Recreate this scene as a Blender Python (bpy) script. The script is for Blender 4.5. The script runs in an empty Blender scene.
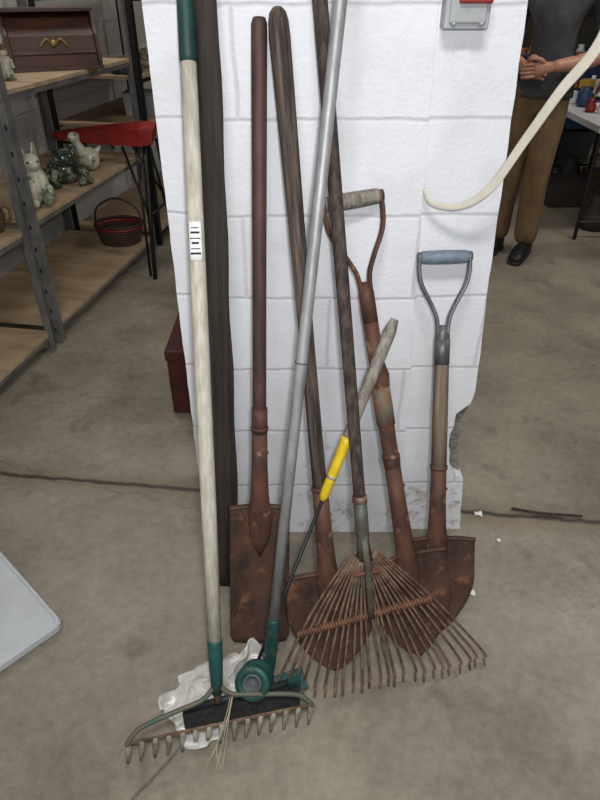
import bpy, bmesh, math, random
from mathutils import Vector, Matrix, noise
random.seed(7)
V=Vector
scene=bpy.context.scene
scene.view_settings.view_transform='Standard'

def lin(c):
    o=[]
    for x in c:
        x=x/255.0
        o.append(x/12.92 if x<=0.04045 else ((x+0.055)/1.055)**2.4)
    return (o[0],o[1],o[2],1.0)

def mat(name,c1,c2=None,scale=(8,8,8),rough=.6,metal=0.0,bump=.2,detail=6,c3=None,thr=.6,s3=6,lo=.35,hi=.65,dist=.004):
    m=bpy.data.materials.new(name); m.use_nodes=True
    nt=m.node_tree; N=nt.nodes; L=nt.links
    b=N['Principled BSDF']
    b.inputs['Roughness'].default_value=rough
    b.inputs['Metallic'].default_value=metal
    if c2 is None: c2=tuple(x*.88 for x in c1)
    tc=N.new('ShaderNodeTexCoord'); mp=N.new('ShaderNodeMapping')
    mp.inputs['Scale'].default_value=scale
    L.new(tc.outputs['Object'],mp.inputs['Vector'])
    nz=N.new('ShaderNodeTexNoise'); nz.inputs['Detail'].default_value=detail; nz.inputs['Scale'].default_value=1.0
    nz.inputs['Roughness'].default_value=.65
    L.new(mp.outputs['Vector'],nz.inputs['Vector'])
    cr=N.new('ShaderNodeValToRGB')
    cr.color_ramp.elements[0].position=lo; cr.color_ramp.elements[0].color=lin(c1)
    cr.color_ramp.elements[1].position=hi; cr.color_ramp.elements[1].color=lin(c2)
    L.new(nz.outputs['Fac'],cr.inputs['Fac'])
    out=cr.outputs['Color']
    if c3:
        n2=N.new('ShaderNodeTexNoise'); n2.inputs['Scale'].default_value=s3; n2.inputs['Detail'].default_value=8
        n2.inputs['Roughness'].default_value=.7
        L.new(tc.outputs['Object'],n2.inputs['Vector'])
        r2=N.new('ShaderNodeValToRGB'); r2.color_ramp.elements[0].position=thr-.04; r2.color_ramp.elements[1].position=thr+.04
        L.new(n2.outputs['Fac'],r2.inputs['Fac'])
        mx=N.new('ShaderNodeMix'); mx.data_type='RGBA'
        L.new(r2.outputs['Color'],mx.inputs[0]); L.new(out,mx.inputs[6]); mx.inputs[7].default_value=lin(c3)
        out=mx.outputs[2]
    L.new(out,b.inputs['Base Color'])
    if bump:
        bp=N.new('ShaderNodeBump'); bp.inputs['Strength'].default_value=bump; bp.inputs['Distance'].default_value=dist
        L.new(nz.outputs['Fac'],bp.inputs['Height']); L.new(bp.outputs['Normal'],b.inputs['Normal'])
    return m

# ---------------- builder
class B:
    def __init__(s): s.v=[];s.f=[];s.m=[];s.sm=[]
    def add(s,vs,fs,mi,smooth=True):
        o=len(s.v); s.v+= [V(p) for p in vs]
        for f in fs: s.f.append([i+o for i in f]); s.m.append(mi); s.sm.append(smooth)
    def tube(s,pts,rad,mi=0,seg=12,ref=(1,0,0),cap=True,closed=False):
        pts=[V(p) for p in pts]; n=len(pts)
        if not isinstance(rad,(list,)): rad=[rad]*n
        rf=V(ref); vs=[];fs=[]
        for i,p in enumerate(pts):
            if closed: t=(pts[(i+1)%n]-pts[i-1])
            else: t=(pts[min(i+1,n-1)]-pts[max(i-1,0)])
            t.normalize()
            x=rf-t*rf.dot(t)
            if x.length<1e-3: x=t.orthogonal()
            x.normalize(); rf=x.copy(); y=t.cross(x)
            r=rad[i]; rx,ry=(r if isinstance(r,tuple) else (r,r))
            for k in range(seg):
                a=2*math.pi*k/seg
                vs.append(p+x*(math.cos(a)*rx)+y*(math.sin(a)*ry))
        for i in range(n if closed else n-1):
            for k in range(seg):
                k2=(k+1)%seg; j=(i+1)%n
                fs.append([i*seg+k,i*seg+k2,j*seg+k2,j*seg+k])
        if cap and not closed:
            fs.append(list(range(seg))[::-1]); fs.append([(n-1)*seg+k for k in range(seg)])
        s.add(vs,fs,mi)
    def box(s,c,size,mi=0,R=None):
        c=V(c); x,y,z=[d/2 for d in size]
        vs=[V((a*x,b*y,d*z)) for a in(-1,1) for b in(-1,1) for d in(-1,1)]
        if R is not None: vs=[R@q for q in vs]
        s.add([c+q for q in vs],[[0,1,3,2],[4,6,7,5],[0,4,5,1],[2,3,7,6],[0,2,6,4],[1,5,7,3]],mi,False)
    def lathe(s,prof,c=(0,0,0),mi=0,seg=24,sx=1,sy=1,R=None):
        c=V(c); vs=[];fs=[]
        for r,z in prof:
            for k in range(seg):
                a=2*math.pi*k/seg
                q=V((r*math.cos(a)*sx,r*math.sin(a)*sy,z))
                if R is not None:q=R@q
                vs.append(c+q)
        for i in range(len(prof)-1):
            for k in range(seg):
                k2=(k+1)%seg
                fs.append([i*seg+k,i*seg+k2,(i+1)*seg+k2,(i+1)*seg+k])
        fs.append(list(range(seg))[::-1]); fs.append([(len(prof)-1)*seg+k for k in range(seg)])
        s.add(vs,fs,mi)
    def ball(s,c,r,mi=0,seg=16,R=None):
        if not isinstance(r,tuple): r=(r,r,r)
        pr=[(max(math.sin(math.pi*i/10),.001),-math.cos(math.pi*i/10)*r[2]) for i in range(11)]
        s.lathe(pr,c,mi,seg,r[0],r[1],R)
    def sheet(s,nu,nv,fn,th,mi=0):
        P=[[V(fn(i/nu,j/nv)) for i in range(nu+1)] for j in range(nv+1)]
        vs=[];W=nu+1
        back=[]
        for j in range(nv+1):
            for i in range(nu+1):
                a=P[j][min(i+1,nu)]-P[j][max(i-1,0)]; b=P[min(j+1,nv)][i]-P[max(j-1,0)][i]
                n=a.cross(b)
                if n.length<1e-9:n=V((0,-1,0))
                n.normalize(); vs.append(P[j][i]+n*th/2); back.append(P[j][i]-n*th/2)
        M=len(vs); vs+=back; fs=[]
        for j in range(nv):
            for i in range(nu):
                q=[j*W+i,j*W+i+1,(j+1)*W+i+1,(j+1)*W+i]
                fs.append(q); fs.append([M+k for k in q[::-1]])
        bd=[(0*W+i,0*W+i+1) for i in range(nu)]+[(nv*W+i+1,nv*W+i) for i in range(nu)]
        bd+=[((j+1)*W,j*W) for j in range(nv)]+[(j*W+nu,(j+1)*W+nu) for j in range(nv)]
        for a,b in bd: fs.append([b,a,M+a,M+b])
        s.add(vs,fs,mi)
    def prism(s,poly,y0,y1,mi=0):
        n=len(poly); vs=[V((p[0],y0,p[1])) for p in poly]+[V((p[0],y1,p[1])) for p in poly]
        fs=[list(range(n)),list(range(2*n-1,n-1,-1))]+[[i,i+n,(i+1)%n+n,(i+1)%n] for i in range(n)]
        s.add(vs,fs,mi,False)
    def done(s,name,mats,M=None,parent=None,bevel=0):
        me=bpy.data.meshes.new(name); me.from_pydata([tuple(q) for q in s.v],[],s.f)
        for m in mats: me.materials.append(m)
        for p,mi,sm in zip(me.polygons,s.m,s.sm): p.material_index=mi; p.use_smooth=sm
        bm=bmesh.new(); bm.from_mesh(me); bmesh.ops.recalc_face_normals(bm,faces=bm.faces); bm.to_mesh(me); bm.free()
        ob=bpy.data.objects.new(name,me); scene.collection.objects.link(ob)
        if parent: ob.parent=parent
        if M is not None: ob.matrix_world=M
        if bevel:
            md=ob.modifiers.new('b','BEVEL'); md.width=bevel; md.segments=2; md.limit_method='ANGLE'
        return ob

def frame(base,top,xref=(1,0,0)):
    base=V(base);top=V(top); z=(top-base).normalized(); x=V(xref); x=(x-z*x.dot(z)).normalized(); y=z.cross(x)
    M=Matrix(((x.x,y.x,z.x,base.x),(x.y,y.y,z.y,base.y),(x.z,y.z,z.z,base.z),(0,0,0,1)))
    return M,(top-base).length
def lerp(a,b,t): return V(a)+(V(b)-V(a))*t
def bez(p,n=16):
    p=[V(q) for q in p]; out=[]
    for i in range(len(p)-1):
        a=p[max(i-1,0)];b=p[i];c=p[i+1];d=p[min(i+2,len(p)-1)]
        for k in range(n):
            t=k/n
            out.append(.5*((2*b)+(c-a)*t+(2*a-5*b+4*c-d)*t*t+(3*b-a-3*c+d)*t**3))
    out.append(p[-1]); return out

# ---------------- materials
rust=mat('rust_metal',(98,68,54),(56,42,38),(14,14,9),.65,.2,.4,c3=(128,88,62),thr=.59,s3=16)
rust2=mat('rust_metal_orange',(110,72,54),(64,44,38),(22,22,9),.7,.2,.5,c3=(140,106,80),thr=.62,s3=22)
rustdark=mat('rust_pipe',(90,62,56),(58,42,40),(30,30,6),.65,.2,.3)
wood_old=mat('weathered_wood',(114,98,86),(48,40,36),(90,90,5),.85,0,.6,lo=.32,hi=.6)
wood_brown=mat('brown_wood',(92,76,66),(40,32,30),(90,90,4),.8,0,.6,lo=.3,hi=.6)
wood_grey=mat('grey_handle_wood',(152,146,134),(88,82,74),(80,80,6),.8,0,.5)
wood_light=mat('bleached_wood',(206,200,186),(158,151,136),(120,50,3),.8,0,.35,lo=.3,hi=.7)
wood_black=mat('blackened_wood',(62,52,46),(22,20,20),(70,70,3),.85,0,.6)
teal=mat('teal_paint',(30,84,80),(18,56,56),(20,20,20),.5,.1,.2,c3=(90,84,72),thr=.60,s3=30)
greencap=mat('green_rubber',(24,70,62),(16,50,46),(20,20,20),.55,0,.1)
alu=mat('dull_aluminium',(172,172,172),(132,132,134),(30,30,5),.5,.4,.15)
steel=mat('dark_steel',(126,128,132),(74,72,72),(30,30,8),.5,.5,.3)
tine=mat('rusty_tine_steel',(140,116,96),(80,56,46),(30,30,30),.6,.2,.2,c3=(100,104,90),thr=.6,s3=12)
yellow=mat('yellow_plastic',(226,196,36),(200,168,24),(20,20,20),.5,0,.1)
blackm=mat('black_metal',(30,30,32),(20,20,22),(20,20,20),.5,.2,.1)
rubber=mat('black_rubber',(44,44,46),(22,22,24),(90,90,90),.85,0,.6)
bluegrip=mat('blue_grey_grip',(126,140,156),(96,108,124),(30,60,60),.6,0,.3)
white=mat('white_plastic',(206,206,206),(190,190,192),(6,6,6),.4,0,0)
paper=mat('paper_white',(236,236,236),(225,225,225),(9,9,9),.8,0,0)
ink=mat('ink',(40,40,44),None,(9,9,9),.8,0,0)
redp=mat('red_paint',(150,34,30),(112,24,22),(9,9,9),.45,0,.05)
greymetal=mat('shelf_grey_metal',(134,134,134),(100,100,100),(9,9,9),.5,.4,.05)
ply=mat('plywood_board',(184,160,130),(150,128,100),(3,16,3),.7,0,.1)
cream=mat('cream_plastic_strip',(222,216,200),(205,198,182),(9,9,9),.5,0,.05)

def wallmat(name,base,mort,dirt=True):
    m=bpy.data.materials.new(name); m.use_nodes=True; nt=m.node_tree;N=nt.nodes;L=nt.links;b=N['Principled BSDF']
    b.inputs['Roughness'].default_value=.5
    tc=N.new('ShaderNodeTexCoord'); sp=N.new('ShaderNodeSeparateXYZ'); cb=N.new('ShaderNodeCombineXYZ')
    L.new(tc.outputs['Object'],sp.inputs[0])
    ad=N.new('ShaderNodeMath'); ad.operation='ADD'; L.new(sp.outputs['X'],ad.inputs[0]); L.new(sp.outputs['Y'],ad.inputs[1])
    a2=N.new('ShaderNodeMath'); a2.operation='ADD'; L.new(ad.outputs[0],a2.inputs[0]); a2.inputs[1].default_value=.145
    L.new(a2.outputs[0],cb.inputs['X']); L.new(sp.outputs['Z'],cb.inputs['Y'])
    nz=N.new('ShaderNodeTexNoise'); nz.inputs['Scale'].default_value=11; nz.inputs['Detail'].default_value=6
    L.new(tc.outputs['Object'],nz.inputs['Vector'])
    sc=N.new('ShaderNodeVectorMath'); sc.operation='SCALE'; sc.inputs['Scale'].default_value=.014
    L.new(nz.outputs['Color'],sc.inputs[0])
    av=N.new('ShaderNodeVectorMath'); av.operation='ADD'; L.new(cb.outputs[0],av.inputs[0]); L.new(sc.outputs[0],av.inputs[1])
    br=N.new('ShaderNodeTexBrick'); br.inputs['Scale'].default_value=1; br.inputs['Brick Width'].default_value=.406; br.inputs['Row Height'].default_value=.203
    br.inputs['Mortar Size'].default_value=.007; br.inputs['Mortar Smooth'].default_value=1.0
    br.inputs['Color1'].default_value=lin(base); br.inputs['Color2'].default_value=lin(tuple(x*.985 for x in base)); br.inputs['Mortar'].default_value=lin(mort)
    L.new(av.outputs[0],br.inputs['Vector'])
    out=br.outputs['Color']
    if dirt:
        n4=N.new('ShaderNodeTexNoise'); n4.inputs['Scale'].default_value=5; n4.inputs['Detail'].default_value=8; n4.inputs['Roughness'].default_value=.6
        L.new(tc.outputs['Object'],n4.inputs['Vector'])
        r4=N.new('ShaderNodeValToRGB'); r4.color_ramp.elements[0].position=.48; r4.color_ramp.elements[0].color=(0,0,0,1); r4.color_ramp.elements[1].position=.75; r4.color_ramp.elements[1].color=(.5,.5,.5,1)
        L.new(n4.outputs['Fac'],r4.inputs['Fac'])
        m4=N.new('ShaderNodeMix'); m4.data_type='RGBA'; L.new(r4.outputs['Color'],m4.inputs[0]); L.new(out,m4.inputs[6]); m4.inputs[7].default_value=lin((196,194,190)); out=m4.outputs[2]
        n2=N.new('ShaderNodeTexNoise'); n2.inputs['Scale'].default_value=18; n2.inputs['Detail'].default_value=9; n2.inputs['Roughness'].default_value=.72
        L.new(tc.outputs['Object'],n2.inputs['Vector'])
        mr=N.new('ShaderNodeMapRange'); mr.inputs[1].default_value=.55; mr.inputs[2].default_value=0; mr.inputs[3].default_value=0; mr.inputs[4].default_value=.20
        L.new(sp.outputs['Z'],mr.inputs[0])
        sm=N.new('ShaderNodeMath'); sm.operation='ADD'; L.new(n2.outputs['Fac'],sm.inputs[0]); L.new(mr.outputs[0],sm.inputs[1])
        r=N.new('ShaderNodeValToRGB'); r.color_ramp.elements[0].position=.69; r.color_ramp.elements[1].position=.82; r.color_ramp.elements[1].color=(.8,.8,.8,1)
        L.new(sm.outputs[0],r.inputs['Fac'])
        mx=N.new('ShaderNodeMix'); mx.data_type='RGBA'; L.new(r.outputs['Color'],mx.inputs[0]); L.new(out,mx.inputs[6]); mx.inputs[7].default_value=lin((138,128,116)); out=mx.outputs[2]
    L.new(out,b.inputs['Base Color'])
    n3=N.new('ShaderNodeTexNoise'); n3.inputs['Scale'].default_value=90; n3.inputs['Detail'].default_value=6; n3.inputs['Roughness'].default_value=.7; L.new(tc.outputs['Object'],n3.inputs['Vector'])
    b1=N.new('ShaderNodeBump'); b1.inputs['Strength'].default_value=.55; b1.inputs['Distance'].default_value=.003; b1.invert=True; L.new(br.outputs['Fac'],b1.inputs['Height'])
    b2=N.new('ShaderNodeBump'); b2.inputs['Strength'].default_value=.55; b2.inputs['Distance'].default_value=.004; L.new(n3.outputs['Fac'],b2.inputs['Height']); L.new(b1.outputs['Normal'],b2.inputs['Normal'])
    L.new(b2.outputs['Normal'],b.inputs['Normal'])
    return m
wall_white=wallmat('painted_block',(230,231,237),(206,206,212))
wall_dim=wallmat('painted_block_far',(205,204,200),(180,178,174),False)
rubble=mat('broken_concrete',(150,146,140),(84,80,76),(40,40,40),.9,0,1.0,dist=.01)

def floormat():
    m=bpy.data.materials.new('concrete_floor'); m.use_nodes=True; nt=m.node_tree;N=nt.nodes;L=nt.links;b=N['Principled BSDF']
    tc=N.new('ShaderNodeTexCoord'); sp=N.new('ShaderNodeSeparateXYZ'); L.new(tc.outputs['Object'],sp.inputs[0])
    def nz(s,d,r=.6):
        n=N.new('ShaderNodeTexNoise'); n.inputs['Scale'].default_value=s;n.inputs['Detail'].default_value=d;n.inputs['Roughness'].default_value=r
        L.new(tc.outputs['Object'],n.inputs['Vector']); return n.outputs['Fac']
    def ramp(f,stops):
        r=N.new('ShaderNodeValToRGB'); e=r.color_ramp.elements
        while len(e)<len(stops): e.new(.5)
        for i,(p,c) in enumerate(stops): e[i].position=p; e[i].color=c
        L.new(f,r.inputs['Fac']); return r.outputs['Color']
    def math_(op,a,bv):
        n=N.new('ShaderNodeMath'); n.operation=op
        for i,q in enumerate((a,bv)):
            if isinstance(q,(int,float)): n.inputs[i].default_value=q
            elif q is not None: L.new(q,n.inputs[i])
        return n.outputs[0]
    def mix(f,a,c):
        x=N.new('ShaderNodeMix'); x.data_type='RGBA'; L.new(f,x.inputs[0]); L.new(a,x.inputs[6])
        if isinstance(c,tuple): x.inputs[7].default_value=c
        else: L.new(c,x.inputs[7])
        return x.outputs[2]
    W=(1,1,1,1);K=(0,0,0,1)
    big=ramp(nz(2.2,10,.62),[(.32,lin((106,97,85))),(.5,lin((136,128,113))),(.68,lin((158,150,134)))])
    fine=ramp(nz(34,6,.7),[(.35,lin((90,81,70))),(.65,lin((158,150,135)))])
    fm=N.new('ShaderNodeMix'); fm.data_type='RGBA'; fm.inputs[0].default_value=.28; L.new(big,fm.inputs[6]); L.new(fine,fm.inputs[7]); col=fm.outputs[2]
    stain=ramp(nz(3.7,7,.6),[(.58,K),(.70,(.6,.6,.6,1))]); col=mix(stain,col,lin((84,75,63)))
    speck=ramp(nz(60,4,.8),[(.66,K),(.74,(.7,.7,.7,1))]); col=mix(speck,col,lin((66,57,48)))
    wob=math_('MULTIPLY',math_('SUBTRACT',nz(14,4),.5),.024)
    d=math_('ADD',math_('MULTIPLY',sp.outputs['X'],.117),math_('MULTIPLY',sp.outputs['Y'],.993)); d=math_('ADD',math_('SUBTRACT',d,1.544),wob)
    ad=math_('ABSOLUTE',d,None)
    jl=ramp(ad,[(.005,(.9,.9,.9,1)),(.013,K)])
    soft=ramp(ad,[(.0,(.6,.6,.6,1)),(.10,K)]); col=mix(soft,col,lin((104,91,75)))
    col=mix(jl,col,lin((46,40,35)))
    d3=math_('ADD',math_('ADD',math_('MULTIPLY',sp.outputs['X'],.30),math_('MULTIPLY',sp.outputs['Y'],.954)),-1.33); d3=math_('ADD',d3,math_('MULTIPLY',math_('SUBTRACT',nz(5,6),.5),.16))
    l3=ramp(math_('ABSOLUTE',d3,None),[(.001,(.5,.5,.5,1)),(.004,K)]); l3=math_('MULTIPLY',l3,math_('LESS_THAN',sp.outputs['X'],-.3)); col=mix(l3,col,lin((72,64,54)))
    d2=math_('SUBTRACT',math_('MULTIPLY',sp.outputs['X'],.78),math_('MULTIPLY',sp.outputs['Y'],.626)); d2=math_('ADD',math_('ADD',d2,.669),wob)
    a2=math_('ABSOLUTE',d2,None); l2=ramp(a2,[(.0015,(.8,.8,.8,1)),(.005,K)])
    lim=math_('LESS_THAN',sp.outputs['Y'],1.0); l2=math_('MULTIPLY',l2,lim); col=mix(l2,col,lin((64,55,46)))
    L.new(col,b.inputs['Base Color'])
    rr=ramp(nz(3,4),[(.3,(.32,.32,.32,1)),(.7,(.6,.6,.6,1))]); L.new(rr,b.inputs['Roughness'])
    bp=N.new('ShaderNodeBump'); bp.inputs['Strength'].default_value=.3; bp.inputs['Distance'].default_value=.003; L.new(nz(60,5),bp.inputs['Height']); L.new(bp.outputs['Normal'],b.inputs['Normal'])
    return m

# ---------------- room
b=B(); b.box((0.5,3.5,-.05),(9,12,.1)); b.done('floor',[floormat()])
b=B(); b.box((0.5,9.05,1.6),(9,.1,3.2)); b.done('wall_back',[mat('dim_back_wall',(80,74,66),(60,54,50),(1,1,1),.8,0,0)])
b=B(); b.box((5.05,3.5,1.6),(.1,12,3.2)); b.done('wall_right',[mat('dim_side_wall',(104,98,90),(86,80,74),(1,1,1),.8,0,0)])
b=B(); b.box((-1.45,4.4,1.6),(.1,10,3.2))
Rz=Matrix.Rotation(-math.atan2(.169,.985),4,'Z')
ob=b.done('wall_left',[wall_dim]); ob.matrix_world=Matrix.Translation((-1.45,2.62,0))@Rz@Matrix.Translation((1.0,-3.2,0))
b=B(); b.box((0.5,3.5,3.25),(9,12,.1)); b.done('ceiling',[mat('ceiling_paint',(150,148,142),None,(1,1,1),.9,0,0)])

def jag(pts,amp=.003,step=.03):
    o=[]
    for (a,b_) in zip(pts[:-1],pts[1:]):
        n=max(1,int(math.hypot(b_[0]-a[0],b_[1]-a[1])/step))
        for k in range(n):
            t=k/n; o.append((a[0]+(b_[0]-a[0])*t+random.uniform(-amp,amp),a[1]+(b_[1]-a[1])*t))
    o.append(pts[-1]); return o
b=B()
b.prism([(-.188,0)]+[(.312,0)]+jag([(.312,.0),(.262,1.42),(.26,3.2)],.0018)[1:]+jag([(-.178,3.2),(-.188,0)],.004)[:-1],1.40,1.70)
b.prism([(-.185,0),(-.185,3.2)]+jag([(-.308,3.2),(-.305,0)],.001),1.425,1.695)
b.prism([(.25,3.2),(.25,0)]+jag([(.512,0),(.50,.12)],.003,.02)[:-1]+jag([(.490,.21),(.466,.225),(.438,.27),(.430,.36),(.438,.45),(.468,.485),(.478,.53)],.003,.02)[:-1]+jag([(.478,.53),(.462,.80),(.450,1.10),(.437,1.42),(.435,3.2)],.0012,.05),1.413,1.69)
b.prism([(.38,.12),(.485,.12)]+jag([(.492,.15),(.472,.3),(.472,.42),(.478,.56)],.006,.02)+[(.38,.56)],1.45,1.68,1)
b.done('wall_center',[wall_white,rubble])

# ---------------- shovel parts
def socket_blade(b,L,W,point=True,c=.018,mi=0,ms=1,sock=.2,hr=.016,w_top=1.0):
    def fn(u,v):
        x=(u*2-1); q=1-v
        if point: hw=W*(math.sin(math.pi/2*min(q/.62,1))**.75)*(1-.06*max(0,(q-.6)/.4))
        else: hw=W*(1-.05*q)*(1 if q>.04 else .9+.1*q/.04)
        z=L*q
        if not point: z+= .018*(x*x)*(1-q)*1
        y=-c*x*x*(hw/W)+ .012*math.sin(q*math.pi)
        return (hw*x,y,z)
    b.sheet(14,22,fn,.003,mi)
    wt=W*(.94 if point else .95)
    for sgn in(-1,1):
        pts=[(sgn*(.022+(wt-.022)*t),-c*((.022/wt+(1-.022/wt)*t)**2)-.006,L+.002) for t in [0,.25,.5,.75,1]]
        b.tube(pts,[(.004,.008)]*5,mi,8,ref=(0,0,1))
    b.tube([(0,0,L+sock),(0,0,L+sock*.5),(0,0,L+.03),(0,-.001,L-.03),(0,.004,L-.09),(0,.010,L-.15)],
           [hr+.002,hr+.003,(hr+.006,hr+.004),(hr+.012,hr),(hr+.010,.012),(.004,.003)],ms,16)
    b.tube([(0,0,L+sock-.004),(0,0,L+sock+.004)],hr+.0045,ms,16)
    b.ball((hr+.002,-.004,L+sock*.7),.004,ms,8)

M,Ln=frame((-.106,.998,.002),(-.077,1.372,1.394),(1,.05,0))
b=B(); socket_blade(b,.41,.076,False,.014,0,1,.2,.016)
b.tube([(0,0,.58),(0,0,.7),(0,0,1.0),(0,0,Ln-.01),(0,0,Ln)],[.0155,.0155,.015,.0155,.012],2,16)
b.tube([(0,0,.60),(0,0,.66)],.0185,1,16)
b.done('drain_spade',[rust,rust2,rustdark],M)
M,Ln=frame((.092,.918,.002),(-.043,1.378,1.412))
b=B(); socket_blade(b,.285,.108,True,.016,0,1,.22,.0165)
b.tube([(0,0,.49),(0,0,.8),(0,0,1.1),(0,0,1.3),(0,0,Ln-.05),(0,0,Ln-.025),(0,0,Ln-.010),(0,0,Ln-.002),(0,0,Ln)],[.0165,.016,.017,.019,.0205,.0195,.016,.009,.003],2,16)
b.done('round_point_shovel',[rust,rust2,wood_old],M)

def dgrip(b,zt,w,h,mg,ma,r=.015,ar=.0065):
    hw=w/2
    b.tube([(-hw,0,zt),(-hw*.9,0,zt),(-hw*.4,0,zt),(0,0,zt),(hw*.4,0,zt),(hw*.9,0,zt),(hw,0,zt)],[r*.85,r,r*1.08,r*1.1,r*1.08,r,r*.85],mg,14,ref=(0,1,0))
    for s in(-1,1):
        b.tube(bez([(s*(hw+.002),0,zt+.008),(s*(hw+.003),0,zt-.03),(s*(hw*.92),0,zt-h*.38),(s*(hw*.45),0,zt-h*.68),(s*.013,0,zt-h*.9),(s*.011,0,zt-h-.06)],6),[(ar*.7,ar*1.5)]*31,ma,10)
        b.tube([(s*(hw-.002),0,zt),(s*(hw+.008),0,zt)],r*.8,ma,12,ref=(0,1,0))
    b.tube([(0,0,zt-h+.012),(0,0,zt-h-.01),(0,0,zt-h-.08)],[(.008,.012),.018,.018],ma,14)

M,Ln=frame((.314,.962,.002),(.114,1.368,1.054),(1,.18,0))
b=B(); socket_blade(b,.29,.104,True,.016,0,1,.26,.0175)
z1=Ln-.19
b.tube([(0,0,.50),(0,0,.54),(0,0,.56),(0,0,.60),(0,0,.66),(0,0,.72),(0,0,.75),(0,0,.78),(0,0,z1-.04)],[.018,.021,.019,.019,.0205,.022,.025,.018,.0175],1,16)
b.tube([(0,0,.63),(0,0,.735)],.0222,3,16)
dgrip(b,Ln,.125,.19,2,1,.0165,.0075)
b.done('d_handle_shovel',[rust,rust2,wood_grey,mat('worn_blue_yellow_paint',(120,118,92),(96,78,66),(30,30,10),.7,0,.3,c3=(126,76,50),thr=.5,s3=20)],M)
M,Ln=frame((.358,1.022,.002),(.333,1.368,.925))
b=B(); socket_blade(b,.285,.100,True,.016,0,1,.19,.0175)
z1=Ln-.17
b.tube([(0,0,.45),(0,0,.6),(0,0,z1-.05)],[.0195,.019,.0175],2,16)
dgrip(b,Ln,.11,.17,3,4,.0145,.0075)
b.tube([(0,0,z1-.08),(0,0,z1-.02)],[.0185,.019],4,16)
b.done('d_handle_shovel',[rust,rust2,mat('grey_brown_shaft',(134,116,98),(76,62,52),(90,90,5),.85,0,.5),bluegrip,steel],M)

# ---------------- bow rake
b=B()
H=V((-.188,.797,.12)); T=V((-.213,1.378,1.435)); ax=(T-H).normalized()
b.tube([lerp(H,T,t) for t in (.07,.3,.6,.92)],[.0155,.0165,.0165,.0155],0,16)
b.tube([lerp(H,T,t) for t in (.915,.925,.99,1.0)],[.0165,.0172,.0172,.014],1,16)
b.tube([lerp(H,T,t) for t in (-.005,.02,.085,.087)],[.012,.0145,.0178,.0165],2,16)
A=V((-.378,.708,.058)); C=V((.026,.797,.058))
b.tube([A,lerp(A,C,.5),C],[(.009,.0035)]*3,4,8,ref=(0,0,1))
n=15; off=V((-.006,-.010,0))
for i in range(n):
    p=lerp(A,C,i/(n-1))
    q=p+off+V((random.uniform(-.002,.002),0,0))
    b.tube([p+V((0,0,.004)),lerp(p,q,.3)+V((0,0,-.018)),V((q.x,q.y-.004,.002))],[(.0075,.004),(.007,.004),(.0035,.002)],3,8,ref=(C-A).normalized())
for E in (A,C):
    mid=lerp(H,E,.45)+V((0,0,.012))
    mid2=lerp(H,E,.85)+V((0,.008,.020))
    b.tube(bez([H+ax*.02,lerp(H,E,.15)+V((0,-.005,.004)),mid,mid2,E+V((0,0,.006)),E],8),[.0055]*41,5,10)
b.tube([H+ax*.06,H-ax*.03],[.012,.008],4,12)
fr,_=frame(lerp(H,T,.66),T)
def lab(u,v):
    a=-math.pi*.5+(u-.5)*1.7
    return fr@V((.0175*math.cos(a),.0175*math.sin(a),v*.075))
b.sheet(8,4,lab,.0008,6)
for k in range(6):
    z0=.012+k*.010
    b.sheet(6,1,lambda u,v:(lambda a:fr@V((.0182*math.cos(a),.0182*math.sin(a),z0+v*(.002 if k%2 else .004))))(-math.pi*.5+(u-.5)*(1.2-.2*(k%3))),.0004,7)
b.done('bow_rake',[wood_light,greencap,teal,mat('worn_tooth_metal',(184,180,168),(126,116,102),(40,40,40),.5,.3,.2),tine,mat('half_teal_rust',(58,96,88),(112,96,80),(14,14,14),.6,.2,.2),paper,ink])

# ---------------- leaf rake
b=B()
A0=V((.185,.87,0)); T=V((.033,1.372,1.46))
fr,Ln=frame(A0,T,(.51,.08,0))
hub=.405
b.tube([fr@V((0,0,z)) for z in (hub+.02,.6,1.0,Ln)],[.0135,.0135,.014,.0145],0,14)
b.tube([fr@V((0,0,z)) for z in (hub-.05,hub,hub+.03,hub+.11)],[(.020,.006),.014,.0158,.0158],1,14)
b.tube([fr@V((0,0,hub+.10)),fr@V((0,0,hub+.115))],.0172,2,14)
TL=V((-.060,.838,.003)); TR=V((.470,.933,.003)); NT=24
paths=[]
for i in range(NT):
    t=i/(NT-1); s=2*t-1
    tip=lerp(TL,TR,t)+V((random.uniform(-.007,.007),random.uniform(-.006,.006)-.012*(1-s*s),0))
    st=fr@V((s*.026,-.002*(i%2),hub-.02-.03*(1-s*s)))
    bd=tip+V((-.006*s,.022,.034+random.uniform(-.004,.004)))
    c1=lerp(st,bd,.45)+V((s*.014,.0,0))
    P=bez([st,c1,bd,lerp(bd,tip,.45)+V((0,-.006,.004)),tip],6); paths.append(P)
    b.tube(P,[(.0033,.0020)]*len(P),2,6)
def onp(P,f):
    q=f*12; i=min(int(q),11); return lerp(P[i],P[i+1],q-i)
def cross(fl,fr_,amp,turns,r,mi,ph=0,ext=.03):
    Lp=onp(paths[0],fl); Rp=onp(paths[-1],fr_)
    n=int(turns*8); pts=[]
    for i in range(n+1):
        t=i/n; p=lerp(Lp,Rp,-ext+(1+ext)*t)
        a=2*math.pi*turns*t+ph
        pts.append(p+V((0,-.004-math.sin(a)*amp,math.cos(a)*amp)))
    b.tube(pts,r,mi,6,ref=(0,0,1))
cross(.62,.50,.0075,23,.0030,3); cross(.62,.50,.0075,23,.0030,3,math.pi); cross(.62,.50,.0,6,.0050,3)
cross(.22,.20,.003,8,.0022,3,0,.0)
b.tube([fr@V((0,-.012,hub+.02)),fr@V((.002,-.022,hub-.06)),fr@V((.004,-.012,hub-.15)),fr@V((.004,-.006,hub-.20))],[(.008,.0015)]*4,1,8)
b.tube([fr@V((-.03,-.012,hub-.075)),fr@V((.03,-.012,hub-.075))],.0035,3,8,ref=(0,0,1))
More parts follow.
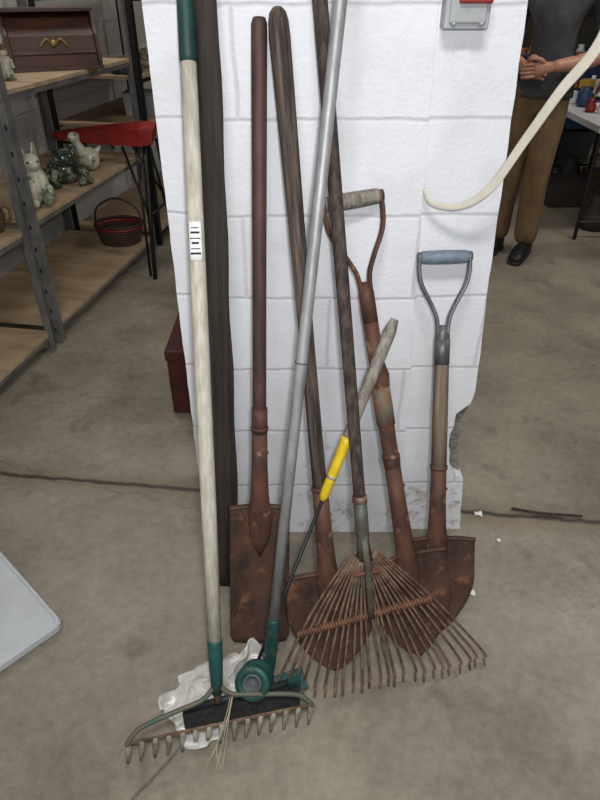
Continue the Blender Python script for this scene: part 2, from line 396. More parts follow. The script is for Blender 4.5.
b.done('leaf_rake',[wood_brown,mat('green_worn_steel',(86,96,84),(78,58,46),(30,30,30),.6,.2,.2),tine,mat('braid_rust',(132,92,66),(92,62,48),(30,30,30),.7,.1,.2)])

# ---------------- floor squeegee
b=B()
P0=V((-.080,.875,.03)); P1=V((.068,1.250,1.42)); dr=(P1-P0); T=P0+dr*1.345
b.tube([P0+dr*t for t in (.09,.5,1.0,1.345)],[.0122]*4,0,16)
b.tube([P0+dr*t for t in (.56,.562)],.0138,3,16)
b.tube([P0+dr*t for t in (0.0,.03,.10,.125,.128)],[.012,.015,.0160,.0155,.0135],1,16)
b.tube([P0+dr*.06+V((-.016,-.01,0)),P0+dr*.06+V((.018,.01,0))],.005,3,8)
b.box((-.03,.865,.035),(.09,.05,.012),1,Matrix.Rotation(.35,3,'Z')@Matrix.Rotation(.3,3,'X'))
b.box((-.015,.852,.05),(.030,.012,.05),1,Matrix.Rotation(.35,3,'Z'))
E1=V((-.268,.772,.0)); E2=V((-.005,.845,.0)); ang=math.atan2(E2.y-E1.y,E2.x-E1.x); mid=(E1+E2)/2
R=Matrix.Rotation(ang,3,'Z')
b.box(mid+V((0,0,.028)),((E2-E1).length,.034,.050),2,R@Matrix.Rotation(-.45,3,'X'))
b.tube([E1+V((0,.016,.056)),E2+V((0,.016,.056))],(.008),4,10,ref=(0,0,1))
b.tube([V((-.08,.87,.045)),V((-.10,.85,.06)),V((-.12,.825,.055))],.009,1,10)
axd=V((-.15,-.75,.62)).normalized(); Rq=axd.to_track_quat('Z','Y').to_matrix()
c0=V((-.105,.835,.100))
pr=[(.026,-.03),(.038,-.03),(.041,-.02),(.041,.0),(.037,.004),(.037,.016),(.041,.020),(.041,.028),(.036,.033),(.024,.033)]
b.lathe(pr+[(.023,.030),(.020,-.01),(.001,-.012)],c0,1,28,R=Rq)
b.lathe([(.0205,.0),(.022,.0345),(.0185,.0345),(.015,.005)],c0,3,24,R=Rq)
b.done('floor_squeegee',[alu,teal,rubber,mat('grey_collar',(100,106,106),(70,76,76),(20,20,20),.6,.1,.1),mat('dark_channel',(60,64,66),(40,42,44),(20,20,20),.6,.2,.1)])

# weeder
b=B(); A=V((-.13,.873,.004)); T=V((.203,1.198,.851))
b.tube([lerp(A,T,t) for t in (.69,.71,.82,.97,1.0)],[.011,.012,.013,.0145,.009],0,14)
b.tube([lerp(A,T,t) for t in (.545,.56,.695,.71)],[.008,.0115,.0125,.0128],1,14)
b.tube([lerp(A,T,t) for t in (.603,.610)],.0128,3,14)
b.tube([lerp(A,T,t) for t in (.0,.05,.56)],[(.010,.001),.0042,.0042],2,10)
b.done('dandelion_weeder',[wood_grey,yellow,blackm,mat('worn_silver',(170,170,160),(120,120,110),(40,40,40),.5,.2,.1)])

M,Ln=frame((-.213,1.19,.003),(-.172,1.372,1.48),(1,0,0))
b=B()
b.sheet(3,24,lambda u,v:((u-.5)*(.085-.045*v)+.002*math.sin(v*31),.002*math.sin(v*17+u*3),v*Ln),.018,0)
b.done('old_board',[wood_black],M)
M,Ln=frame((-.262,1.31,.003),(-.245,1.40,.52),(1,0,0))
b=B(); b.sheet(2,12,lambda u,v:((u-.5)*(.05)+.003*math.sin(v*21),.002*math.sin(v*13),v*Ln),.015,0)
b.done('wood_lath',[wood_black],M)

b=B()
def crump(u,v):
    p0=lerp((-.285,.745,0),(-.10,.93,0),v); w=.030+.062*math.sin(math.pi*min(1,v*1.0+.18))
    d=V((.70,-.71,0)); p=p0+d*((u-.5)*2*w)
    n=noise.noise(V((u*3.1,v*5.2,1.3)))+.5*noise.noise(V((u*9,v*13,4)))
    z=.010+.026*abs(n)+.060*v*math.exp(-((u-.35)/.35)**2)
    p+=V((.022*noise.noise(V((v*7,u*4,9))),.022*noise.noise(V((v*7,u*4,3))),0))
    return (p.x-.005,p.y+.02,max(z,.003))
b.sheet(34,48,crump,.0012,0)
b.done('crumpled_plastic_sheet',[mat('clear_white_plastic',(206,205,200),(174,171,164),(20,20,20),.3,0,.4)])
b=B()
for k in range(4):
    x0=-.155+random.uniform(-.006,.006)
    pts=[(x0,.81,.09),(x0-.006,.765,.082),(x0-.02+random.uniform(-.015,.015),.715,.03),(x0-.03+random.uniform(-.03,.03),.685+random.uniform(-.01,.01),.003)]
    b.tube(bez(pts,6),.0009,0,5)
b.done('twine_strands',[mat('raffia',(196,184,160),(166,152,130),(20,20,20),.8,0,0)])

b=B(); e1=V((-.731,.682,0)); e2=V((-.682,-.731,0)); C=V((-.632,1.043,0))
def rr(w,d,r,n=8):
    o=[]
    for cx,cy,a0 in((w-r,d-r,0),(r,d-r,90),(r,r,180),(w-r,r,270)):
        for k in range(n+1):
            a=math.radians(a0+90*k/n); o.append((cx+r*math.cos(a),cy+r*math.sin(a)))
    return o
def ring(ins,z,r):
    return [C+e1*(p[0]+ins)+e2*(p[1]+ins)+V((0,0,z)) for p in rr(.60-2*ins,.42-2*ins,r)]
rs=[ring(.004,.002,.022),ring(.0,.010,.024),ring(.0,.028,.024),ring(.004,.033,.022),ring(.010,.033,.020),ring(.014,.027,.018),ring(.16,.026,.016),ring(.165,.030,.016)]
vs=[];fs=[];n=len(rs[0])
for r_ in rs: vs+=r_
for i in range(len(rs)-1):
    for k in range(n): fs.append([i*n+k,i*n+(k+1)%n,(i+1)*n+(k+1)%n,(i+1)*n+k])
fs.append(list(range(n))[::-1]); fs.append([(len(rs)-1)*n+k for k in range(n)])
b.add(vs,fs,0,False)
b.done('storage_bin_lid',[mat('grey_white_plastic',(196,200,204),(182,186,190),(6,6,6),.4,0,0)])

b=B()
P=bez([(.274,1.395,1.072),(.290,1.372,1.046),(.342,1.33,1.053),(.385,1.28,1.104),(.4166,1.22,1.207),(.4395,1.16,1.296),(.462,1.10,1.374),(.475,1.10,1.48),(.46,1.22,1.62),(.40,1.40,1.72)],8)
b.tube(P,[(.004+.006*min(1,i/26),.0016) for i in range(len(P))],0,10,ref=(.5,-.2,.8))
b.done('plastic_edging_strip',[cream])
b=B(); b.box((.315,1.395,1.435),(.085,.05,.12),0); b.box((.315,1.366,1.43),(.07,.008,.09),0)
b.box((.325,1.358,1.432),(.062,.012,.030),1); b.tube([(.318,1.395,1.49),(.318,1.395,2.4)],.011,0,12)
b.ball((.289,1.361,1.385),.005,0); b.ball((.341,1.361,1.385),.005,0)
b.done('alarm_junction_box',[mat('pale_grey_box',(176,178,180),(150,152,154),(9,9,9),.4,.2,0),redp],bevel=.003)

for k,(x,y,s) in enumerate([(.585,1.478,.012),(.49,1.16,.010),(.62,1.36,.006),(.40,1.46,.016)]):
    b=B(); b.sheet(4,4,lambda u,v:(x+(u-.5)*s*2,y+(v-.5)*s*1.6,.004+.004*math.sin(u*5+k)*math.cos(v*4)+.001*k%2),.001,0)
    b.done('paper_scrap',[paper])
b=B(); b.tube([(.70,1.50,.006),(.78,1.475,.009),(.92,1.465,.006)],[.004,.005,.003],0,8); b.done('wood_splinter',[wood_brown])

b=B(); b.box((-.40,2.22,.13),(.22,.34,.25),0); b.box((-.40,2.22,.27),(.23,.35,.04),0); b.tube(bez([(-.46,2.22,.285),(-.46,2.22,.33),(-.34,2.22,.33),(-.34,2.22,.285)],5),.008,1,8)
b.box((-.40,2.04,.25),(.04,.012,.05),1)
b.done('toolbox',[mat('dark_red_metal',(80,30,27),(54,22,20),(9,9,9),.5,.2,.05),blackm],bevel=.006)

# ---------------- shelving
O=V((-1.15,2.62,0)); d1=V((.169,.985,0)); d2=V((-.985,.169,0))
MS=Matrix(((-d2.x,d1.x,0,O.x),(-d2.y,d1.y,0,O.y),(0,0,1,0),(0,0,0,1)))
def shelf(s0,s1,zs,pm=0,top=1.75,name='shelving_unit'):
    b=B()
    for s_ in(s0+.02,s1-.02):
        for dx in(-.02,-.58):
            sg=1 if s_<(s0+s1)/2 else -1
            b.box((dx,s_,top/2),(.038,.004,top),0); b.box((dx+(.017 if dx>-.3 else -.017),s_+sg*.018,top/2),(.004,.038,top),0)
            for k in range(int(top/.1)):
                b.box((dx,s_-sg*.0028,.07+k*.1),(.010,.002,.02),2)
    for z in zs:
        b.box((-.30,(s0+s1)/2,z-.008),(.595,s1-s0-.05,.016),1)
        b.box((-.008,(s0+s1)/2,z-.02),(.004,s1-s0-.05,.036),0); b.box((-.592,(s0+s1)/2,z-.02),(.004,s1-s0-.05,.036),0)
    return b.done(name,[greymetal if pm==0 else blackm,ply,ink],MS)
shelf(-1.25,-.02,[.10,.58])
shelf(0,1.32,[.10,.60,1.10])
shelf(1.36,2.6,[.10,.74,1.0,1.4],1)
def onshelf(x,s,z): return MS@V((x,s,z))

b=B(); prof=[(-.13,0),(.13,0),(.13,.06),(.10,.14),(.04,.21),(-.03,.235),(-.13,.235)]
nP=len(prof); vs=[(-.19,p[0],p[1]) for p in prof]+[(.19,p[0],p[1]) for p in prof]
b.add(vs,[list(range(nP)),list(range(2*nP-1,nP-1,-1))]+[[i,(i+1)%nP,(i+1)%nP+nP,i+nP] for i in range(nP)],0,False)
b.box((0,0,.008),(.42,.30,.016),0); b.box((0,-.02,.242),(.41,.20,.014),0)
for s_ in(-1,1):
    b.add([V((s_*.2+o,p[0]*1.08,p[1]*1.04)) for o in(-.008,.008) for p in prof],[list(range(nP)),list(range(2*nP-1,nP-1,-1))]+[[i,(i+1)%nP,(i+1)%nP+nP,i+nP] for i in range(nP)],0,False)
for k in range(7):
    y=.13-.02*k-.002; z=.07+.022*k
    b.tube([(-.185,y+.004,z),(.185,y+.004,z)],.006,0,8)
b.tube(bez([(-.06,.13,.10),(-.03,.135,.13),(.0,.12,.10),(.03,.135,.13),(.06,.13,.10)],5),.005,1,8)
b.ball((0,.12,.11),.016,1)
p=onshelf(-.19,.80,1.101)
b.done('bread_box',[mat('mahogany',(92,58,42),(56,36,30),(4,20,20),.45,0,.1),mat('brass_inlay',(170,140,90),None,(9,9,9),.4,.5,0)],Matrix.Translation(p)@Matrix.Rotation(math.radians(205),4,'Z'),bevel=.003)

ceramic_w=mat('white_ceramic',(206,202,184),(160,164,142),(14,14,14),.2,0,.1,c3=(88,104,78),thr=.56,s3=16)
ceramic_g=mat('green_ceramic',(56,74,60),(34,46,42),(14,14,14),.15,0,.1,c3=(150,150,124),thr=.55,s3=20)
ceramic_b=mat('brown_ceramic',(112,88,66),(74,58,46),(14,14,14),.2,0,.1)
b=B(); b.ball((0,0,.075),(.058,.065,.08)); b.ball((0,-.02,.165),(.036,.042,.038)); b.ball((0,-.055,.158),(.018,.018,.015))
for s_ in(-1,1):
    b.tube(bez([(s_*.015,-.005,.19),(s_*.025,.01,.225),(s_*.035,.03,.20),(s_*.036,.035,.165)],5),[(.006,.011)]*16,0,8)
    b.ball((s_*.04,-.02,.04),(.028,.045,.04)); b.ball((s_*.025,-.065,.02),(.016,.028,.018)); b.ball((s_*.018,-.054,.172),.005,1,8)
    b.tube([(s_*.02,-.045,.12),(s_*.022,-.06,.06),(s_*.022,-.065,.015)],[.018,.015,.013],0,8)
b.done('rabbit_figurine',[ceramic_w,ink],Matrix.Translation(onshelf(-.10,.25,.602))@Matrix.Rotation(.6,4,'Z')@Matrix.Scale(1.12,4))
b=B(); b.ball((0,0,.07),(.085,.075,.07)); b.ball((0,-.05,.13),(.065,.055,.045))
for s_ in(-1,1):
    b.ball((s_*.035,-.055,.175),.02); b.ball((s_*.037,-.07,.178),.010,1,8)
    b.ball((s_*.085,.01,.04),(.035,.06,.042)); b.tube([(s_*.05,-.06,.09),(s_*.065,-.09,.04),(s_*.06,-.11,.01)],[.02,.016,.022],0,10); b.ball((s_*.10,-.06,.014),(.025,.04,.014))
b.tube(bez([(-.045,-.09,.125),(0,-.108,.118),(.045,-.09,.125)],5),.003,1,6)
b.done('frog_figurine',[ceramic_g,ink],Matrix.Translation(onshelf(-.14,.60,.602))@Matrix.Rotation(.5,4,'Z'))
b=B(); b.ball((0,0,.06),(.06,.05,.06)); b.tube(bez([(0,-.03,.09),(0,-.06,.14),(0,-.07,.17)],4),[.03,.028,.026,.024,.022,.022,.022,.022,.022],0,10); b.ball((0,-.075,.18),(.028,.032,.027)); b.tube([(0,-.1,.178),(0,-.13,.172)],[(.012,.006),(.009,.003)],1,8); b.tube([(0,.04,.08),(0,.085,.11)],[(.025,.02),(.006,.006)],0,8)
b.done('duck_figurine',[ceramic_w,ceramic_b],Matrix.Translation(onshelf(-.13,.86,.602))@Matrix.Rotation(-.6,4,'Z'))
b=B(); b.lathe([(.04,0),(.06,.03),(.065,.07),(.05,.11),(.032,.135),(.036,.155),(.03,.155),(.026,.13)],(0,0,0),0); b.tube(bez([(.055,0,.10),(.09,0,.11),(.09,0,.06),(.06,0,.04)],5),.007,0,8)
b.done('stoneware_jug',[ceramic_b],Matrix.Translation(onshelf(-.12,-.10,.582)))
b=B(); b.lathe([(.03,0),(.05,.01),(.085,.04),(.088,.045),(.08,.042),(.045,.016),(.001,.014)]); b.done('stoneware_bowl',[ceramic_b],Matrix.Translation(onshelf(-.10,-.35,.582)))
# small figurine on top shelf
b=B(); b.lathe([(.03,0),(.035,.01),(.022,.03),(.026,.06),(.02,.085),(.012,.09)]); b.ball((0,-.003,.105),.019); b.tube([(-.024,0,.075),(-.036,-.012,.045)],.007,0,8); b.tube([(.024,0,.075),(.036,-.012,.045)],.007,0,8); b.lathe([(.024,.112),(.026,.115),(.015,.12),(.012,.134),(.003,.138)],mi=1)
b.done('ceramic_figurine',[ceramic_w,ceramic_b],Matrix.Translation(onshelf(-.16,.34,1.102)))
# cord coil
b=B()
for k in range(5): b.tube([(.09*math.cos(a*math.pi/14)*(1-.07*k),.085*math.sin(a*math.pi/14)*(1-.05*k),.008+.009*k+.004*math.sin(a*1.3+k)) for a in range(28)],.007,0,6,closed=True,ref=(0,0,1))
b.done('extension_cord',[blackm],Matrix.Translation(onshelf(-.14,1.52,1.002)))
b=B(); b.ball((0,0,.07),(.06,.08,.065)); b.tube([(0,-.05,.09),(0,-.07,.15)],[.035,.025],0,10); b.ball((0,-.075,.16),.03); b.tube([(0,.05,.09),(0,.11,.15)],[(.04,.03),(.012,.03)],2,10)
for k in range(4): b.ball((0,-.095+.018*k,.192),(.006,.011,.014),1,8)
b.tube([(0,-.10,.158),(0,-.125,.152)],[.008,.001],3,8); b.ball((0,-.1,.135),(.006,.008,.014),1,8)
b.ball((-.04,0,.075),(.03,.055,.04),2); b.ball((.04,0,.075),(.03,.055,.04),2)
b.done('hen_figurine',[mat('white_glaze',(225,222,212),(205,200,190),(9,9,9),.2,0,0,c3=(60,50,46),thr=.66,s3=20),redp,mat('spotted_glaze',(190,180,160),(60,56,50),(40,40,40),.2,0,0),yellow],Matrix.Translation(onshelf(-.13,1.80,1.002))@Matrix.Rotation(-1.0,4,'Z'))
b=B()
b.lathe([(.125,0),(.14,.12),(.15,.125),(.15,.132),(.14,.132),(.135,.128),(.12,.008),(.001,.008)],(0,0,0),0,4,R=Matrix.Rotation(math.pi/4,3,'Z'))
b.sm=[False]*len(b.sm)
for k in range(10): b.ball((random.uniform(-.06,.06),random.uniform(-.06,.06),.03+random.uniform(0,.07)),.02,1+k%2,8)
b.done('plastic_bin',[mat('cloudy_plastic',(170,172,176),None,(5,5,5),.3,0,0),redp,bluegrip],Matrix.Translation(onshelf(-.16,1.75,.742)))
b=B()
for k in range(7):
    z=.012+k*.018; r=.095+.004*k
    b.tube([(r*math.cos(a*math.pi/12)*1.2+.0,r*math.sin(a*math.pi/12),z+.003*math.sin(a*math.pi)) for a in range(24)],.0095,1 if k==5 else 0,6,closed=True,ref=(0,0,1))
b.lathe([(.09,.002),(.09,.008)],(0,0,0),0,20,1.2,1)
for a in range(16):
    an=a*math.pi/8; b.tube([(.094*math.cos(an)*1.2,.094*math.sin(an),0.004),(.122*math.cos(an)*1.2,.122*math.sin(an),.125)],.004,0,6)
b.tube(bez([(-.14,0,.11),(-.12,0,.21),(0,0,.27),(.12,0,.21),(.14,0,.11)],6),.006,0,8)
b.done('wicker_basket',[mat('dark_wicker',(72,52,38),(44,32,26),(30,30,30),.8,0,.2),redp],Matrix.Translation(onshelf(-.16,1.14,.102)))
b=B(); b.box((0,0,.01),(.3,.2,.02),0)
for k in range(6):
    b.lathe([(.03,0),(.035,.05),(.03,.055),(.001,.05)],(-.11+.045*k,random.uniform(-.04,.04),.02),1+k%2,12)
b.done('tray_of_cups',[blackm,ceramic_b,ceramic_w],Matrix.Translation(onshelf(-.2,1.95,1.402)))
b=B(); a=V((-1.42,3.80,.72)); c=V((-.80,3.64,.76))
fm_,LL=frame(a,c,(0,0,1))
b.tube([fm_@V((0,0,z)) for z in (0,.06,.3,LL-.08,LL)],[(.010,.02),(.016,.035),(.026,.06),(.036,.08),(.022,.07)],0,4,ref=fm_.to_3x3()@V((1,1,0)))
b.sm=[False]*len(b.sm)
b.tube([fm_@V((-.035,0,.05)),fm_@V((-.04,0,LL-.03))],.012,1,8,ref=(0,0,1))
for sx,ty,yy in((-.86,3.42,3.63),(-.80,3.98,3.69)):
    b.tube([(sx,yy,.72),(sx+.01,ty,.004)],(.013),1,8)
    b.tube([(sx-.05,yy,.71),(sx-.02,ty+.02,.012)],(.008),1,8)
b.tube([(-.852,3.54,.34),(-.806,3.85,.34)],.008,1,8); b.tube([(-.852,3.53,.30),(-1.0,3.69,.68)],.007,1,8)
b.tube([(-.80,3.87,.30),(-.95,3.71,.69)],.007,1,8)
for z in(.18,.34,.5): b.tube([fm_@V((-.03,0,z)),fm_@V((-.075,.02,z+.05))],.006,1,8)
b.done('sawhorse',[redp,blackm])
b=B(); b.box((.25,7.2,.9),(1.3,.5,1.8),0)
for k in range(4): b.box((.25,6.94,.3+.42*k),(1.2,.02,.36),1); b.tube([(.15,6.92,.3+.42*k),(.35,6.92,.3+.42*k)],.01,0,6)
b.done('storage_cabinet',[mat('dark_cabinet',(52,44,38),(40,34,30),(2,2,2),.6,0,0),mat('cabinet_drawer',(66,54,46),(50,42,36),(2,2,2),.6,0,0)],bevel=.006)

# ---------------- right background
def table(name,x0,x1,y0,y1,z=.74,legs=True):
    b=B(); b.box(((x0+x1)/2,(y0+y1)/2,z-.02),(x1-x0,y1-y0,.04),0)
    for y in(y0+.15,y1-.15):
        for x in(x0+.08,x1-.08): b.tube([(x,y,z-.04),(x,y,.003)],.013,1,8)
        b.tube([(x0+.08,y,.12),(x1-.08,y,.12)],.01,1,8); b.tube([(x0+.08,y,.55),(x1-.08,y,.55)],.01,1,8)
    b.done(name,[white,blackm],bevel=.01)
table('folding_table',1.78,2.62,3.95,5.8)
table('folding_table',1.3,3.2,6.9,7.6)
pal=[redp,mat('dull_yellow',(180,150,50),None,(9,9,9),.5,0,0),mat('blue_plastic',(44,68,116),None,(9,9,9),.5,0,0),white,teal,ceramic_b,mat('orange_plastic',(160,88,50),None,(9,9,9),.5,0,0),blackm]
def clutter(name,x0,x1,y0,y1,z,n,smax=.1,P=None):
    b=B()
    for k in range(n):
        x=random.uniform(x0,x1);y=random.uniform(y0,y1);s_=random.uniform(.03,smax); mi=random.randrange(8)
        t=random.random()
        if t<.45: b.box((x,y,z+s_*.4),(s_,s_*.8,s_*.8),mi,Matrix.Rotation(random.random()*3,3,'Z'))
        elif t<.75: b.lathe([(s_*.4,0),(s_*.45,s_*.5),(s_*.2,s_*.9),(s_*.2,s_*1.1)],(x,y,z),mi,12)
        else: b.ball((x,y,z+s_*.4),s_*.4,mi,10)
    b.done(name,P or pal)
clutter('toys_on_table',1.90,2.55,4.25,5.7,.742,100,.11)
clutter('toys_on_table',1.4,3.1,6.95,7.5,.742,80,.18)
dk=mat('dark_goods',(50,44,40),(34,30,28),(5,5,5),.7,0,0); dk2=mat('brown_goods',(84,66,54),(58,46,40),(5,5,5),.7,0,0)
clutter('yard_sale_goods',2.0,2.5,4.3,5.6,.003,20,.28,[dk,dk2,blackm,dk,dk2,ceramic_b,dk,blackm])
b=B()
for k in range(3):
    for j in range(3):
        x=1.75+.42*k; z=.30*j+.02; y=6.3
        b.lathe([(.19,0),(.22,.26),(.235,.265),(.235,.28),(.21,.28),(.18,.02),(.001,.02)],(x,y,z),(j+k)%3,4,R=Matrix.Rotation(math.pi/4,3,'Z'))
b.sm=[False]*len(b.sm)
b.done('stacked_totes',[pal[2],mat('navy_plastic',(30,46,90),None,(5,5,5),.5,0,0),mat('charcoal_plastic',(50,54,58),None,(5,5,5),.5,0,0)])
b=B(); b.box((3.0,8.2,1.1),(2.8,.5,2.2),0)
for k in range(4):
    for j in range(6): b.box((1.85+.45*j,7.93,.3+.52*k),(.38,.03,.36),1+(j+k)%3)
b.done('stocked_bookcase',[mat('bookcase_wood',(70,58,48),None,(3,3,3),.7,0,0),mat('carton',(120,96,70),None,(3,3,3),.8,0,0),mat('dark_green_carton',(50,62,52),None,(3,3,3),.8,0,0),mat('dark_blue_carton',(44,54,84),None,(3,3,3),.8,0,0)])

# ---------------- man
khaki=mat('khaki_cloth',(122,98,66),(92,72,50),(12,12,6),.9,0,.4,dist=.012)
shirt=mat('charcoal_tshirt',(76,76,78),(54,54,58),(10,10,8),.9,0,.4,dist=.012)
skin=mat('skin',(190,142,118),(170,120,98),(14,14,14),.5,0,.05)
hairm=mat('brown_hair',(62,44,32),(40,28,22),(60,60,20),.7,0,.4)
root=bpy.data.objects.new('man',None); scene.collection.objects.link(root)
MM=Matrix.Translation((1.37,3.84,0))@Matrix.Rotation(math.radians(-34),4,'Z'); root.matrix_world=MM
def skinmesh(name,vs,es,rs,mats,assign=None,sub=2):
    me=bpy.data.meshes.new(name); me.from_pydata(vs,es,[]); ob=bpy.data.objects.new(name,me); scene.collection.objects.link(ob)
    sk=ob.modifiers.new('s','SKIN'); sk.use_smooth_shade=True
    for i,r in enumerate(rs):
        me.skin_vertices[0].data[i].radius=r if isinstance(r,tuple) else (r,r)
        me.skin_vertices[0].data[i].use_root=(i==0)
    sd=ob.modifiers.new('d','SUBSURF'); sd.levels=sub; sd.render_levels=sub
    dg=bpy.context.evaluated_depsgraph_get(); nm=bpy.data.meshes.new_from_object(ob.evaluated_get(dg))
    bpy.data.objects.remove(ob); o2=bpy.data.objects.new(name,nm); scene.collection.objects.link(o2)
    nm.materials.clear()
    for m in mats: nm.materials.append(m)
    for p in nm.polygons:
        p.use_smooth=True; p.material_index=assign(p.center) if assign else 0
    o2.parent=root; o2.matrix_parent_inverse=Matrix.Identity(4); return o2
LX=-.03
vs=[(-.015,0,.95),(0,0,1.10),(0,.005,1.26),(0,.005,1.40),(0,.01,1.49),(0,0,1.58),
    (.060,0,.86),(.062+LX*.3,-.01,.66),(.07+LX*.6,-.02,.48),(.08+LX,.01,.28),(.082+LX,.02,.06),
    (-.085,0,.86),(-.085+LX*.3,-.01,.66),(-.09+LX*.6,-.015,.48),(-.095+LX,.01,.28),(-.098+LX,.02,.06),
    (.19,.01,1.42),(.235,.03,1.28),(.26,.02,1.13),(.17,-.13,1.10),(.075,-.25,1.09),
    (-.19,.01,1.42),(-.235,.03,1.28),(-.26,.02,1.13),(-.17,-.13,1.10),(-.075,-.25,1.09)]
es=[(0,1),(1,2),(2,3),(3,4),(4,5),(0,6),(6,7),(7,8),(8,9),(9,10),(0,11),(11,12),(12,13),(13,14),(14,15),(3,16),(16,17),(17,18),(18,19),(19,20),(3,21),(21,22),(22,23),(23,24),(24,25)]
rs=[(.145,.12),(.155,.12),(.17,.12),(.16,.11),.065,.06, .095,.088,.078,.076,.076, .098,.090,.080,.077,.077, .072,.062,.048,.042,.028,.072,.062,.048,.042,.028]
def segd(c,a,b_):
    a=V(a);b_=V(b_); t=max(0,min(1,(c-a).dot(b_-a)/(b_-a).length_squared)); return (c-(a+(b_-a)*t)).length
def asg(c):
    if c.z>1.50 and abs(c.x)<.1: return 2
    sx=1 if c.x>0 else -1
    d=min(segd(c,(sx*.245,-.005,1.125),(sx*.17,-.13,1.10)),segd(c,(sx*.17,-.13,1.10),(sx*.075,-.25,1.09)))
    if d<.056 and (abs(c.x)>.17 or c.y<-.15): return 2
    if c.z<.96: return 0
    return 1
skinmesh('body',vs,es,rs,[khaki,shirt,skin],asg)
b=B()
for s_ in(-1,1):  # sleeve hems
    b.tube([(s_*.232,.028,1.27),(s_*.25,.026,1.20),(s_*.262,.022,1.155)],[.060,.060,.062],1,16)
b.tube([(.085,-.24,1.09),(.06,-.275,1.085),(.02,-.318,1.078),(.005,-.33,1.075)],[(.024,.020),(.028,.018),(.038,.016),(.036,.012)],0,12,ref=(0,0,1))
b.tube([(-.085,-.24,1.09),(-.06,-.262,1.08),(-.015,-.285,1.07),(.0,-.288,1.068)],[(.024,.020),(.028,.018),(.038,.016),(.036,.012)],0,12,ref=(0,0,1))
for k in range(4):
    z=1.048+k*.0185; l=[.8,.95,1.0,.9][k]
    b.tube(bez([(.012,-.328,z),(-.02*l,-.345,z-.004),(-.05*l,-.335,z-.008),(-.062*l,-.31,z-.010),(-.058*l,-.292,z-.010)],4),[.0095]*5+[.0088]*6+[.008]*5+[.005],0,8)
    b.tube(bez([(-.005,-.284,z-.006),(.03*l,-.272,z-.01),(.052*l,-.272,z-.012),(.064*l,-.290,z-.014)],4),[.0095]*5+[.0088]*4+[.008]*3+[.005],0,8)
b.tube(bez([(.045,-.29,1.105),(.03,-.325,1.125),(.005,-.34,1.13),(-.015,-.34,1.125)],4),[.012]*5+[.010]*7+[.006],0,8)
b.tube(bez([(-.045,-.27,1.10),(-.03,-.295,1.125),(-.01,-.31,1.135),(.012,-.312,1.13)],4),[.012]*5+[.010]*7+[.006],0,8)
o=b.done('hands',[skin,shirt]); o.parent=root
b=B()
for s_ in(-1,1):
    x=s_*.09+LX
    b.tube([(x,.075,.045),(x,.05,.05),(x,-.02,.052),(x,-.10,.042),(x+s_*.008,-.17,.034),(x+s_*.01,-.20,.026)],[(.025,.03),(.040,.046),(.042,.048),(.048,.038),(.046,.030),(.025,.016)],0,14)
    b.tube([(x,.085,.012),(x,.05,.012),(x,-.10,.012),(x+s_*.01,-.20,.012),(x+s_*.01,-.215,.012)],[(.025,.012),(.043,.012),(.051,.012),(.040,.012),(.02,.010)],1,14)
    for k in range(4): b.tube([(x-.02,-.05-.025*k,.088-.007*k),(x+.02,-.05-.025*k,.088-.007*k)],.003,1,6)
o=b.done('shoes',[blackm,rubber]); o.parent=root
bm=bmesh.new(); bmesh.ops.create_uvsphere(bm,u_segments=40,v_segments=30,radius=1)
for v in bm.verts:
    x,y,z=v.co
    w=.078*(1-.18*max(0,-z)**1.5); d=.098*(1-.10*max(0,-z))
    q=V((x*w,y*d,z*.118))
    if y<0:
        q.y-=.022*math.exp(-((x/.16)**2+((z+.12)/.22)**2))
        q.y+=.010*(math.exp(-(((abs(x)-.38)/.16)**2+((z-.08)/.11)**2)))
        q.y-=.006*math.exp(-((x/.3)**2+((z+.5)/.07)**2)); q.y-=.012*math.exp(-((x/.35)**2+((z+.88)/.15)**2))
    v.co=q
me=bpy.data.meshes.new('head'); bm.to_mesh(me); bm.free()
for p in me.polygons: p.use_smooth=True
me.materials.append(skin); ho=bpy.data.objects.new('head',me); scene.collection.objects.link(ho); ho.parent=root; ho.location=(0,-.02,1.70)
b=B()
for s_ in(-1,1):
    b.ball((s_*.031,-.105,1.71),(.013,.010,.010),1,12); b.ball((s_*.031,-.1125,1.71),(.005,.004,.005),2,8)
    b.ball((s_*.08,-.01,1.70),(.010,.018,.032),0,12); b.tube([(s_*.015,-.118,1.732),(s_*.045,-.108,1.735)],.0035,3,6)
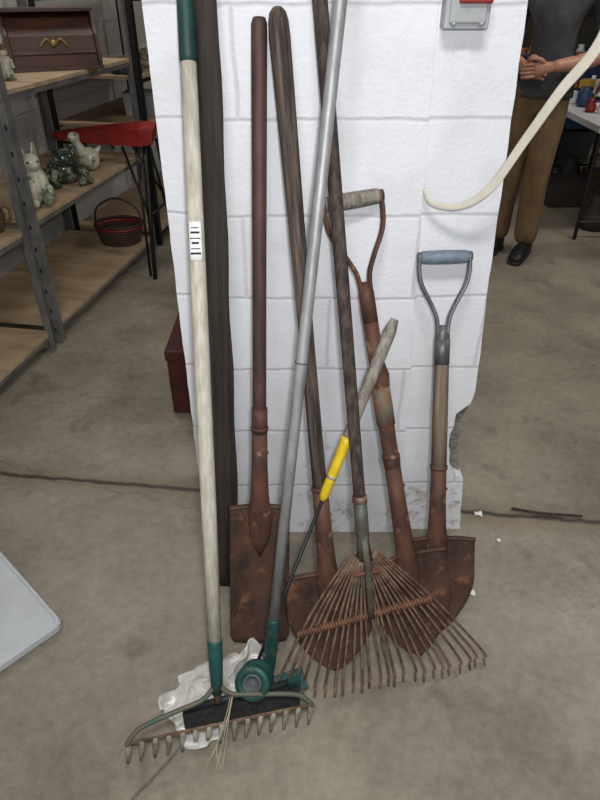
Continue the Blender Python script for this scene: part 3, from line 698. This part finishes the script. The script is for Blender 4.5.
b.tube([(-.024,-.115,1.642),(0,-.122,1.64),(.024,-.115,1.642)],[.002,.005,.002],4,8)
def hair(u,v):
    a=math.pi*2*u; front=max(0,-math.sin(a)); e0=.05+.75*front
    e=e0+(math.pi/2-e0)*v
    return (.084*math.cos(a)*math.cos(e),-.018+.106*math.sin(a)*math.cos(e),1.705+.126*math.sin(e))
b.sheet(36,14,hair,.008,3)
o=b.done('face_details',[skin,paper,ink,hairm,mat('lips',(160,96,88),None,(9,9,9),.5,0,0)]); o.parent=root
b=B()
def hem(u,v):
    a=math.pi*2*u; r=1.0+.04*v+.02*math.sin(a*5)*v
    return (-.005+.148*r*math.cos(a),.122*r*math.sin(a),1.02-.10*v)
b.sheet(40,5,hem,.006,0)
o=b.done('shirt_hem',[shirt]); o.parent=root

# ---------------- lights
def area(name,loc,rot,size,e,col=(1,1,1),sy=None):
    l=bpy.data.lights.new(name,'AREA'); l.energy=e; l.color=col; l.size=size
    if sy: l.shape='RECTANGLE'; l.size_y=sy
    o=bpy.data.objects.new(name,l); scene.collection.objects.link(o); o.location=loc; o.rotation_euler=[math.radians(a) for a in rot]
area('ceiling_fixture_front',(-.1,-.5,3.1),(20,0,0),.9,48,(1,.98,.95),.3)
area('ceiling_fixture_right',(2.4,2.7,3.15),(0,0,0),1.0,40,(1,.95,.88),.25)
area('ceiling_fixture_left',(-1.1,3.6,3.15),(0,0,0),1.2,20,(1,.96,.9),.3)
area('ceiling_fixture_back',(1.5,6.2,3.15),(0,0,0),1.2,18,(1,.93,.85),.3)
area('camera_flash',(.04,-.02,1.52),(62,0,0),.04,12,(.96,.98,1),.03)
w=bpy.data.worlds.new('world'); scene.world=w; w.use_nodes=True
w.node_tree.nodes['Background'].inputs[0].default_value=(.92,.96,1,1); w.node_tree.nodes['Background'].inputs[1].default_value=.33

cam=bpy.data.cameras.new('camera'); cam.lens=27.9; cam.sensor_width=36
co=bpy.data.objects.new('camera',cam); scene.collection.objects.link(co); co.location=(0,0,1.45); co.rotation_euler=(math.radians(56),0,0)
scene.camera=co
